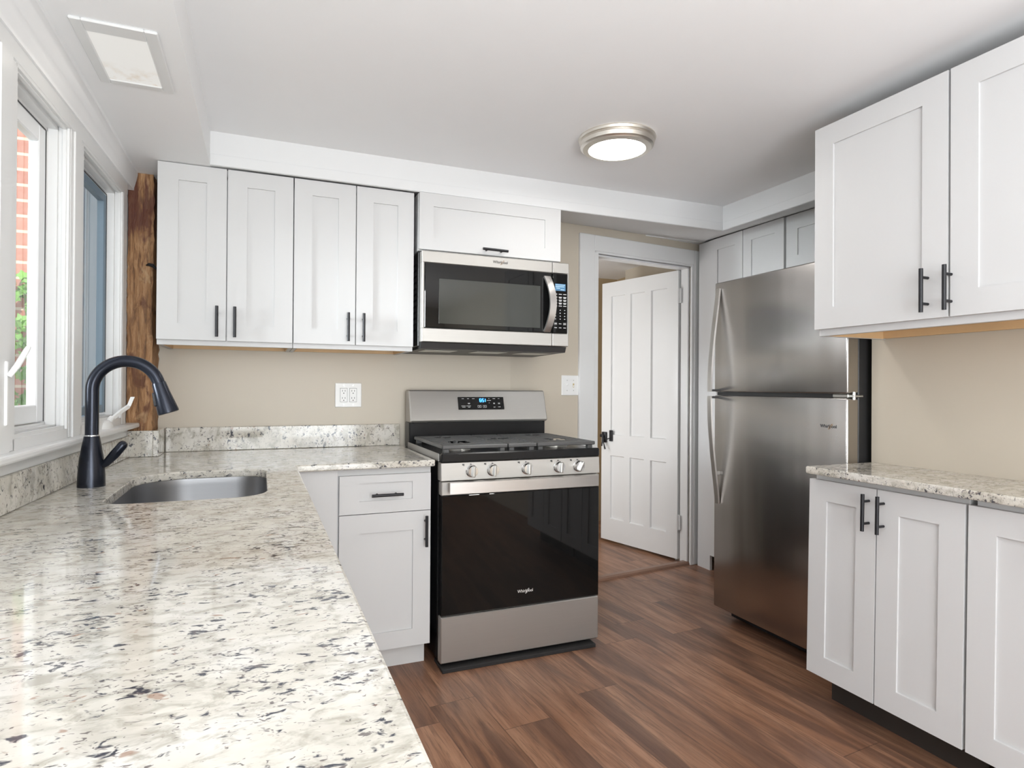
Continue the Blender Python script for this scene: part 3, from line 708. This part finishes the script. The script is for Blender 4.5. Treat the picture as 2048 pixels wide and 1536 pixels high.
# ------------------------------------------------------------------ base cabinets, left
def base_front(X, root, doors, drawers, handles):
    for a in drawers:
        d = MB(X).shaker(*a, 0, .0195, .075, .066 if a[3] - a[2] > .3 else .04).build('drawer', M['cab'], root)
root = thing('base_cabinet', (.48, -.3, 0), 'white base cabinet with one drawer and one door beside the range', 'cabinet')
m = MB(); t = .016; yb = -.6005
m.box((.290, yb, .106), (.672, WB - .01, .850), .001); m.build('body', M['cab'], root)
MB().box((.290, -.54, 0), (.664, -.52, .106)).build('toe_kick', M['cabgrey'], root)
d = MB().panels(.2955, .6675, .667, .8215, [(.373, .590, .717, .790)], -.62, .0192, .007).build('drawer', M['cab'], root)
handle(I4, (.418, -.62, .7425), (.546, -.62, .7425), d)
d = MB().panels(.2955, .6675, .107, .664, [(.375, .593, .177, .588)], -.62, .0192, .007).build('door', M['cab'], root)
handle(I4, (.644, -.62, .519), (.644, -.62, .647), d)
root = thing('corner_cabinet', (.0, -.3, 0), 'plain white corner cabinet panel under the granite corner', 'cabinet')
m = MB(); m.box((.098, -.6195, .106), (.2885, -.60, .850)); m.box((.098, -.60, .106), (.114, -.03, .85)); m.box((-.49, -.03, .106), (.288, WB - .01, .85)); m.box((.098, -.60, .106), (.288, -.03, .12)); m.build('body', M['cab'], root)
MB().box((.06, -.54, 0), (.289, -.52, .106)).build('toe_kick', M['cabgrey'], root)
def run_cabinet(y0, y1, label):
    root = thing('base_cabinet', (-.2, (y0 + y1) / 2, 0), label, 'cabinet')
    m = MB(); m.box((-.49, y0, .106), (.08, y0 + .016, .85)); m.box((-.49, y1 - .016, .106), (.08, y1, .85)); m.box((-.49, y0, .106), (.08, y1, .12)); m.box((.062, y0, .79), (.08, y1, .85)); m.box((.062, y0, .106), (.08, y1, .14))
    m.build('body', M['cab'], root); MB().box((.0, y0, 0), (.02, y1, .106)).build('toe_kick', M['cabgrey'], root)
    X = Matrix(((0, -1, 0, .0995), (1, 0, 0, 0), (0, 0, 1, 0), (0, 0, 0, 1))); mid = (y0 + y1) / 2
    for a, c, h in ((y0 + .002, mid - .002, mid - .035), (mid + .002, y1 - .002, mid + .035)):
        d = MB(X).shaker(a, c, .107, .848, 0, .0192, .072).build('door', M['cab'], root); handle(X, (h, 0, .68), (h, 0, .806), d)
run_cabinet(-1.50, -.66, 'white two-door cabinet below the sink')
run_cabinet(-2.36, -1.52, 'white two-door cabinet under the long granite counter')
run_cabinet(-3.30, -2.38, 'white two-door cabinet under the near end of the granite counter')

# ------------------------------------------------------------------ granite
def rrect(x0, x1, y0, y1, rs, n=10):
    out = []
    for (cx, cy, a0, r) in ((x1 - rs[0], y1 - rs[0], 0, rs[0]), (x0 + rs[1], y1 - rs[1], 90, rs[1]), (x0 + rs[2], y0 + rs[2], 180, rs[2]), (x1 - rs[3], y0 + rs[3], 270, rs[3])):
        for i in range(n + 1):
            a = math.radians(a0 + 90 * i / n); out.append((cx + r * math.cos(a), cy + r * math.sin(a)))
    return out
SK = (-.376, .022, -1.305, -.700); SR = (.10, .16, .07, .10)
def slab(name, outer, holes, z0, z1, mat, label, cat, bev=.005, mats=None):
    nb = bmesh.new(); edges = []
    for loop in [outer] + holes:
        vs = [nb.verts.new((x, y, z1)) for x, y in loop]
        edges += [nb.edges.new((vs[i], vs[(i + 1) % len(vs)])) for i in range(len(vs))]
    bmesh.ops.triangle_fill(nb, use_beauty=True, use_dissolve=False, edges=edges)
    for f in nb.faces:
        if f.normal.z < 0: f.normal_flip()
    r = bmesh.ops.extrude_face_region(nb, geom=list(nb.faces))
    for v in [e for e in r['geom'] if isinstance(e, bmesh.types.BMVert)]: v.co.z = z0
    bmesh.ops.recalc_face_normals(nb, faces=nb.faces)
    mb = MB(); mb.b = nb; o = mb.build(name, mat); center(o); tag(o, label, cat)
    md = o.modifiers.new('edge', 'BEVEL'); md.width = bev; md.segments = 2; md.limit_method = 'ANGLE'; md.angle_limit = math.radians(50)
    return o
yb_ = WB - .001
wl_x = lambda y, x: x + LS * (y + .5)
outer = [(wl_x(-3.35, WLX) + .002, -3.35), (.1327, -3.35), (.1327, -.668), (.1327, -.6535), (.6775, -.6535), (.6775, yb_), (wl_x(0, WLX) + .004, yb_)]
slab('countertop', outer, [rrect(*SK, SR)], CT - .027, CT, M['granite'], 'speckled cream granite counter with the sink cut into it', 'countertop')
sp = MB(); sp.box((-.392, WB - .0225, CT + .0005), (.6715, WB - .0005, .9885), .0025); tag(center(sp.build('backsplash', M['granite_edge'])), 'granite upstand along the wall below the outlet', 'backsplash')
sp = MB(LX); sp.box((WLX + .0005, -3.3, CT + .0005), (-.514, -.158, .968), .0025); tag(center(sp.build('backsplash', M['granite_edge'])), 'granite upstand below the window sill', 'backsplash')
sp = MB(); sp.box((-.523, -.160, CT + .0005), (-.4165, -.139, .9885), .002); tag(center(sp.build('backsplash', M['granite_edge'])), 'small granite block facing the front of the timber post', 'backsplash')
sp = MB(); sp.box((-.4163, -.160, CT + .0005), (-.394, WB - .0235, .9885), .002); tag(center(sp.build('backsplash', M['granite_edge'])), 'granite return piece along the side of the timber post', 'backsplash')

# timber post
nb = bmesh.new(); rp = random.Random(5); nx, ny, nz = 6, 7, 60
xa, xb, ya, yb2 = -.518, -.424, -.130, WB - .002; za, zb = CT + .002, SZ - .001
def pv(x, y, z): 
    j = .003
    return (x + rp.uniform(-j, j) + .002 * math.sin(z * 9 + y * 20), y + rp.uniform(-j, j * .3), z)
def grid(fn, a, b_):
    g = [[nb.verts.new(fn(i / a, j / b_)) for j in range(b_ + 1)] for i in range(a + 1)]
    for i in range(a):
        for j in range(b_): nb.faces.new((g[i][j], g[i + 1][j], g[i + 1][j + 1], g[i][j + 1]))
grid(lambda s, t: pv(xa + (xb - xa) * s, ya, za + (zb - za) * t), nx, nz)
grid(lambda s, t: pv(xb, ya + (yb2 - ya) * s, za + (zb - za) * t), ny, nz)
grid(lambda s, t: (xa, ya + (yb2 - ya) * s, za + (zb - za) * t), ny, nz)
grid(lambda s, t: (xa + (xb - xa) * s, ya + (yb2 - ya) * t, zb), nx, ny)
grid(lambda s, t: (xa + (xb - xa) * s, ya + (yb2 - ya) * t, za), nx, ny)
bmesh.ops.remove_doubles(nb, verts=nb.verts, dist=.006); bmesh.ops.recalc_face_normals(nb, faces=nb.faces)
mb = MB(); mb.b = nb; po = mb.build('timber_post', M['post'], smooth=True, angle=50)
tag(center(po), 'rough old hewn timber post in the corner between window and cabinets', 'post')
m = MB(); m.tube([(-.45, -.132, 1.69), (-.44, -.139, 1.693), (-.425, -.139, 1.690), (-.412, -.135, 1.676)], [.003, .007, .008, .004], 8)
m.build('peg', M['blk'], po)

# ------------------------------------------------------------------ sink and faucet
sk = thing('sink', (-.177, -1.0, CT - .22), 'stainless undermount sink bowl in the granite counter', 'sink')
nb = bmesh.new(); rings = []
for z, off in ((CT - .0275, .022), (CT - .0275, .006), (CT - .05, .004), (CT - .17, -.004), (CT - .195, -.014), (CT - .205, -.04)):
    rings.append([nb.verts.new((x, y, z)) for x, y in rrect(SK[0] - off, SK[1] + off, SK[2] - off, SK[3] + off, [max(.02, r + off) for r in SR])])
for a, b2 in zip(rings, rings[1:]):
    for i in range(len(a)): nb.faces.new((a[i], a[(i + 1) % len(a)], b2[(i + 1) % len(a)], b2[i]))
nb.faces.new(rings[-1]); bmesh.ops.recalc_face_normals(nb, faces=nb.faces)
mb = MB(); mb.b = nb; bo = mb.build('bowl', M['sinksteel'], sk, angle=50)
md = bo.modifiers.new('wall', 'SOLIDIFY'); md.thickness = .0015; md.offset = 1 if False else -1
m = MB(); m.lathe([(0, .004), (.030, .004), (.042, .002), (.043, 0)], (-.18, -1.0, CT - .2045), 28); m.build('drain', M['chrome'], sk, angle=40)

fx, fy = -.463, -.962
fc = thing('faucet', (fx, fy, CT), 'tall black gooseneck faucet behind the sink', 'faucet')
m = MB(); m.lathe([(0, 0), (.0362, 0), (.0362, .004), (.0355, .03), (.0325, .075), (.0265, .115), (.0205, .148), (.0195, .152), (0, .152)], (fx, fy, CT), 36); m.build('faucet_body', M['faucet'], fc, angle=40)
R = .0885; cz = CT + .376 - R; pts = [(fx, fy, CT + .148), (fx, fy, CT + .2)]
for i in range(29):
    a = math.radians(180 - i * 166 / 28); pts.append((fx + R + R * math.cos(a), fy - .004 * i / 28, cz + R * math.sin(a)))
m = MB(); m.tube(pts, .0178, 24); m.build('spout', M['faucet'], fc, angle=50)
m = MB(); m.lathe([(.0196, 0), (.0200, .003), (.0186, .006)], (fx, fy, CT + .148), 32); m.build('collar', M['chrome'], fc, angle=40)
e = Vector(pts[-1]); tdir = (Vector(pts[-1]) - Vector(pts[-2])).normalized()
q = Vector((0, 0, -1)).rotation_difference(tdir).to_matrix().to_4x4()
m = MB(); m.lathe([(0, .004), (.0195, .002), (.0205, -.006), (.0225, -.03), (.030, -.088), (.030, -.094), (.026, -.096), (0, -.0955)], e, 32, q)
hd = m.build('spray_head', M['faucet'], fc, angle=40)
bp = e + q @ Vector((-.0225, -.006, -.045)); m = MB(); m.box((-.006, -.008, -.022), (.004, .008, .022), .004, 2, T(*bp) @ q @ Matrix.Rotation(math.radians(8), 4, 'Y')); m.build('spray_button', M['blk'], hd)
m = MB(); m.tube([(fx + .022, fy - .004, CT + .058), (fx + .038, fy - .006, CT + .068), (fx + .060, fy - .01, CT + .094), (fx + .083, fy - .014, CT + .124), (fx + .088, fy - .015, CT + .130)], [.009, .011, .014, .0135, .009], 16); m.build('lever', M['faucet'], fc, angle=60)

# ------------------------------------------------------------------ outlet and switch
def plate(X, wd, h, root, bev=.003):
    return MB(X).box((-wd / 2, -.006, -h / 2), (wd / 2, 0, h / 2), bev).build('cover_plate', M['plastic'], root)
ox, oz = .4135, 1.1365
ot = thing('wall_outlet', (ox, WB, oz - .06), 'white double outlet plate on the wall above the granite', 'outlet')
OX = T(ox, WB, oz); plate(OX, .130, .122, ot)
for dx in (-.023, .023):
    rc = MB(OX).box((dx - .0168, -.0085, -.034), (dx + .0168, -.0055, .034), .001).build('receptacle', M['plastic'], ot)
    m = MB(OX)
    for z in (.018, -.018):
        for a in (-.0064, .0064): m.box((dx + a - .0011, -.0089, z - .001), (dx + a + .0011, -.0083, z + .008))
        m.cyl((dx, -.0089, z - .0085), (dx, -.0083, z - .0085), .0027, n=10)
    m.build('slots', M['slot'], rc)
    MB(OX).box((dx - .018, -.0063, -.0352), (dx + .018, -.0059, .0352)).build('gap', M['ink'], rc)
for dx in (-.023, .023):
    for z in (.048, -.048): MB(OX).cyl((dx, -.0066, z), (dx, -.0058, z), .003, n=10).build('screw', M['alu'], ot)
sw = thing('light_switch', dw(.402, 0, 1.135), 'white double toggle switch plate beside the door casing', 'light switch')
SX = DX @ T(.4015, 0, 1.194); plate(SX, .122, .118, sw)
for i, dx in enumerate((-.023, .023)):
    MB(SX).box((dx - .0052, -.0066, -.012), (dx + .0052, -.0058, .012)).build('toggle_slot', M['ivory' if i else 'plastic'], sw)
    MB(SX).box((dx - .004, -.016, -.009 if i else .0), (dx + .004, -.006, .0 if i else .009), .0015).build('toggle', M['plastic'], sw)
for dx in (-.023, .023):
    for z in (.030, -.030): MB(SX).cyl((dx, -.0068, z), (dx, -.0058, z), .003, n=10).build('screw', M['alu'], sw)

# ------------------------------------------------------------------ refrigerator
fr = thing('refrigerator', (2.5, -1.005, 0), 'stainless top-freezer refrigerator between pantry and right counter', 'refrigerator')
FX = T(2.155, 0, 0) @ FACE_L           # local x = -Y world, local y = depth (+X)
fa, fb = .620, 1.390                   # local x range
MB(FX).box((fa + .004, .066, .05), (fb - .004, .72, 1.712), .004).build('body', M['side'], fr)
MB(FX).box((fa + .02, .10, .012), (fb - .02, .16, .05)).build('base_grille', M['void'], fr)
for x in (fa + .06, fb - .06):
    for y in (.14, .64): MB(FX).cyl((x, y, 0), (x, y, .052), .018, n=12).build('foot', M['void'], fr)
fz = MB(FX).box((fa, 0, 1.164), (fb, .056, 1.720), .007, 3).build('freezer_door', M['fridge'], fr, angle=40)
fd = MB(FX).box((fa, 0, .074), (fb, .056, 1.147), .007, 3).build('fridge_door', M['fridge'], fr, angle=40)
for q in (fz, fd):
    zz = (1.170, 1.714) if q is fz else (.080, 1.141)
    MB(FX).box((fb - .0005, .007, zz[0]), (fb + .0012, .056, zz[1])).build('edge_reflection', M['taupe'], q)  # strip whose colour paints in the beige wall's reflection on the door side
MB(FX).box((fa + .006, .056, 1.17), (fb - .006, .066, 1.712)).box((fa + .006, .056, .08), (fb - .006, .066, 1.14)).build('gasket', M['void'], fr)
MB(FX).box((fa + .01, .012, 1.1475), (fb - .07, .06, 1.1635)).build('door_gap', M['void'], fr)
m = MB(FX); m.box((fb - .075, .008, 1.1485), (fb - .004, .05, 1.1625), .002); m.cyl((fb + .006, .03, 1.140), (fb + .006, .03, 1.172), .007, n=12); m.box((fb - .01, .022, 1.150), (fb + .012, .075, 1.160), .002)
m.build('hinge', M['alu'], fr)
def fhandle(zt, zb, parent, topfix):
    m = MB(FX); pts = []; x = fa + .034
    for i in range(21):
        t = i / 20; z = zt + (zb - zt) * t
        prog = t if topfix else 1 - t
        pts.append((x, -.006 - .052 * math.sin(prog * math.pi / 2) ** 1.15, z))
    m.tube(pts, .01, flat=((1, 0, 0), .026, .010))
    hb = m.build('handle', M['handlesteel'], parent)
    zz = zb if topfix else zt; s_ = 1 if topfix else -1
    MB(FX).box((x - .013, -.058, zz + s_ * .001), (x + .013, .002, zz + s_ * .012), .001).build('handle_bracket', M['side'], hb)
fhandle(1.687, 1.166, fz, True); fhandle(1.144, .600, fd, False)
MB(FX).box((fa + .026, -.016, .745), (fa + .044, .002, .765), .002).build('handle_post', M['steel'], fd)
logo(FX @ T(1.303, -.0006, 1.030), .076, M['ink'], fd, M['logo_gold'])

# pantry and over-fridge cabinet
PX = T(2.70, 0, 0) @ FACE_L
pa = thing('pantry_cabinet', (3.0, -.24, 0), 'tall white pantry cabinet between the door and the refrigerator', 'cabinet')
MB(PX).box((-.064, .0205, .10), (.545, .62, 2.143), .001).build('body', M['cab'], pa)
MB(PX).box((-.064, .07, 0), (.545, .09, .10)).build('toe_kick', M['cab'], pa)
MB(PX).box((-.185, .012, 0), (-.065, .03, 2.143)).build('filler_strip', M['cab'], pa)
for a, c in ((-.062, .226), (.231, .5435)):
    MB(PX).shaker(a, c, 1.366, 2.141, 0, .0195, .066, .072).build('upper_door', M['cab'], pa)
    MB(PX).shaker(a, c, .102, 1.3635, 0, .0195, .066, .072).build('lower_door', M['cab'], pa)
oc = thing('bridge_cabinet', (3.0, -.97, 1.83), 'short white cabinet tucked above the refrigerator', 'cabinet')
MB(PX).box((.5485, .03, 1.83), (1.413, .62, 2.143), .001).build('body', M['cab'], oc)
for a, c in ((.551, .979), (.983, 1.411)):
    MB(PX).shaker(a, c, 1.832, 2.141, .0095, .0195, .078, .082).build('door', M['cab'], oc)

# ------------------------------------------------------------------ right-hand cabinets
UX = T(1.898, 0, 0) @ FACE_L
def right_wall_cabinet(a0, a1, mid, label):
    root = thing('wall_cabinet', (2.08, -(a0 + a1) / 2, 1.378), label, 'cabinet')
    m = MB(UX); dp = .355; t = .016; z0, z1 = 1.3775, 2.145
    m.box((a0 + .004, .0205, z0), (a1, .0385, z0 + .04), .001); m.box((a0 + .004, .0205, z0 + .04), (a0 + .04, .0385, z1)); m.box((a1 - .04, .0205, z0 + .04), (a1, .0385, z1)); m.box((a0 + .004, .0205, z1 - .04), (a1, .0385, z1)); m.box((mid - .02, .0205, z0 + .04), (mid + .02, .0385, z1))
    m.box((a0 + .004, .0385, z0), (a0 + .004 + t, dp, z1)); m.box((a1 - t, .0385, z0), (a1, dp, z1)); m.box((a0 + .004, .0385, z1 - t), (a1, dp, z1))
    m.build('body', M['cab'], root)
    MB(UX).box((a0 + .02, .039, z0 + .028), (a1 - t, dp - .003, z0 + .04)).box((a0 + .02, dp - .02, z0 + .002), (a1 - t, dp - .003, z0 + .028)).box((a0 + .02, .039, z0 + .001), (a0 + .024, dp - .02, z0 + .028)).build('underside', M['ply'], root)
    for a, c, hx in ((a0, mid - .004, mid - .062), (mid + .004, a1 - .002, mid + .007)):
        d = MB(UX).shaker(a, c, 1.4015, 2.140, 0, .0195, .077, .075).build('door', M['cab'], root)
        handle(UX, (hx, 0, 1.419), (hx, 0, 1.553), d)
right_wall_cabinet(1.459, 2.424, 1.938, 'large white two-door wall cabinet over the right counter')
MB(UX)
SHX = T(1.929, 0, 0) @ FACE_L @ Matrix(((1, 0, 0, 0), (0, 1, .018, -.018 * .60), (0, 0, 1, 0), (0, 0, 0, 1)))
def right_base(a0, a1, mid, label, hh=True):
    root = thing('base_cabinet', (2.1, -(a0 + a1) / 2, 0), label, 'cabinet', 'base cabinets under the right counter')
    MB(SHX).box((a0 + .012, .0205, .124), (a1, .312, .8655), .001).build('body', M['cab'], root)
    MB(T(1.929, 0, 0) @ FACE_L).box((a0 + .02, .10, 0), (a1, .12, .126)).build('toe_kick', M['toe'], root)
    for a, c, hx in ((a0, mid - .0025, mid - .028), (mid + .0025, a1 - .002, mid + .026)):
        d = MB(SHX).shaker(a, c, .122, .844, 0, .0195, .075, .075).build('door', M['cab'], root)
        handle(SHX, (hx, 0, .700), (hx, 0, .826), d)
right_base(1.410, 1.9665, 1.6835, 'white two-door base cabinet under the right counter end next to the refrigerator')
right_base(1.974, 2.54, 2.255, 'white base cabinet at the lower right edge of the picture')
o = slab('countertop', [(1.898, -2.62), (2.254, -2.62), (2.254, -1.4195), (1.898, -1.4195)], [], .8665, .8935, M['granite'], 'short cream granite counter beside the refrigerator', 'countertop', .007)

# ------------------------------------------------------------------ lamps
def disc_lamp(x, y, label, watts):
    root = thing('ceiling_lamp', (x, y, CEIL - .05), label, 'ceiling lamp')
    m = MB(); m.lathe([(.158, .05), (.160, .044), (.157, .036), (.150, .034), (.150, .030), (.154, .026), (.150, .012), (.143, .007), (.141, .004), (.118, .0), (.116, .004), (.116, .05)], (x, y, CEIL - .05), 64); m.build('rim', M['nickel'], root, angle=35)
    m = MB(); m.lathe([(0, .0005), (.1165, .0015), (.1165, .01), (0, .01)], (x, y, CEIL - .05), 64); m.build('lens', M['lens'], root)
    area('lamp_light', (x, y, CEIL - .056), (0, 0, 0), .22, .22, watts, (1, .985, .955), 'DISK')
disc_lamp(1.366, -.942, 'round nickel flush ceiling lamp, lit', LAMP_WATTS)
disc_lamp(1.3, -4.1, 'added round nickel flush lamp on the unseen ceiling behind the camera', ADDED_LAMP_WATTS)  # unseen lamp added as extra fill for the room
rl = thing('recessed_light', (-.346, -1.165, SZ - .01), 'square recessed light with a stained panel in the bulkhead over the sink', 'ceiling light')
m = MB(); a = (-.440, -.247, -1.352, -1.006); bb = (-.412, -.279, -1.298, -1.034)
m.box((a[0], a[2], SZ - .007), (bb[0], a[3], SZ), .003); m.box((bb[1], a[2], SZ - .007), (a[1], a[3], SZ), .003); m.box((bb[0] - .002, a[2], SZ - .007), (bb[1] + .002, bb[2], SZ), .003); m.box((bb[0] - .002, bb[3], SZ - .007), (bb[1] + .002, a[3], SZ), .003)
m.build('frame', M['trim'], rl)
MB().box((bb[0] - .004, bb[2] - .004, SZ - .004), (bb[1] + .004, bb[3] + .004, SZ + .002)).build('light_panel', M['panel_lens'], rl)
area('recessed_lamp_light', (-.346, -1.165, SZ - .016), (0, 0, 0), .12, .24, RECESSED_WATTS, (1, .95, .85))
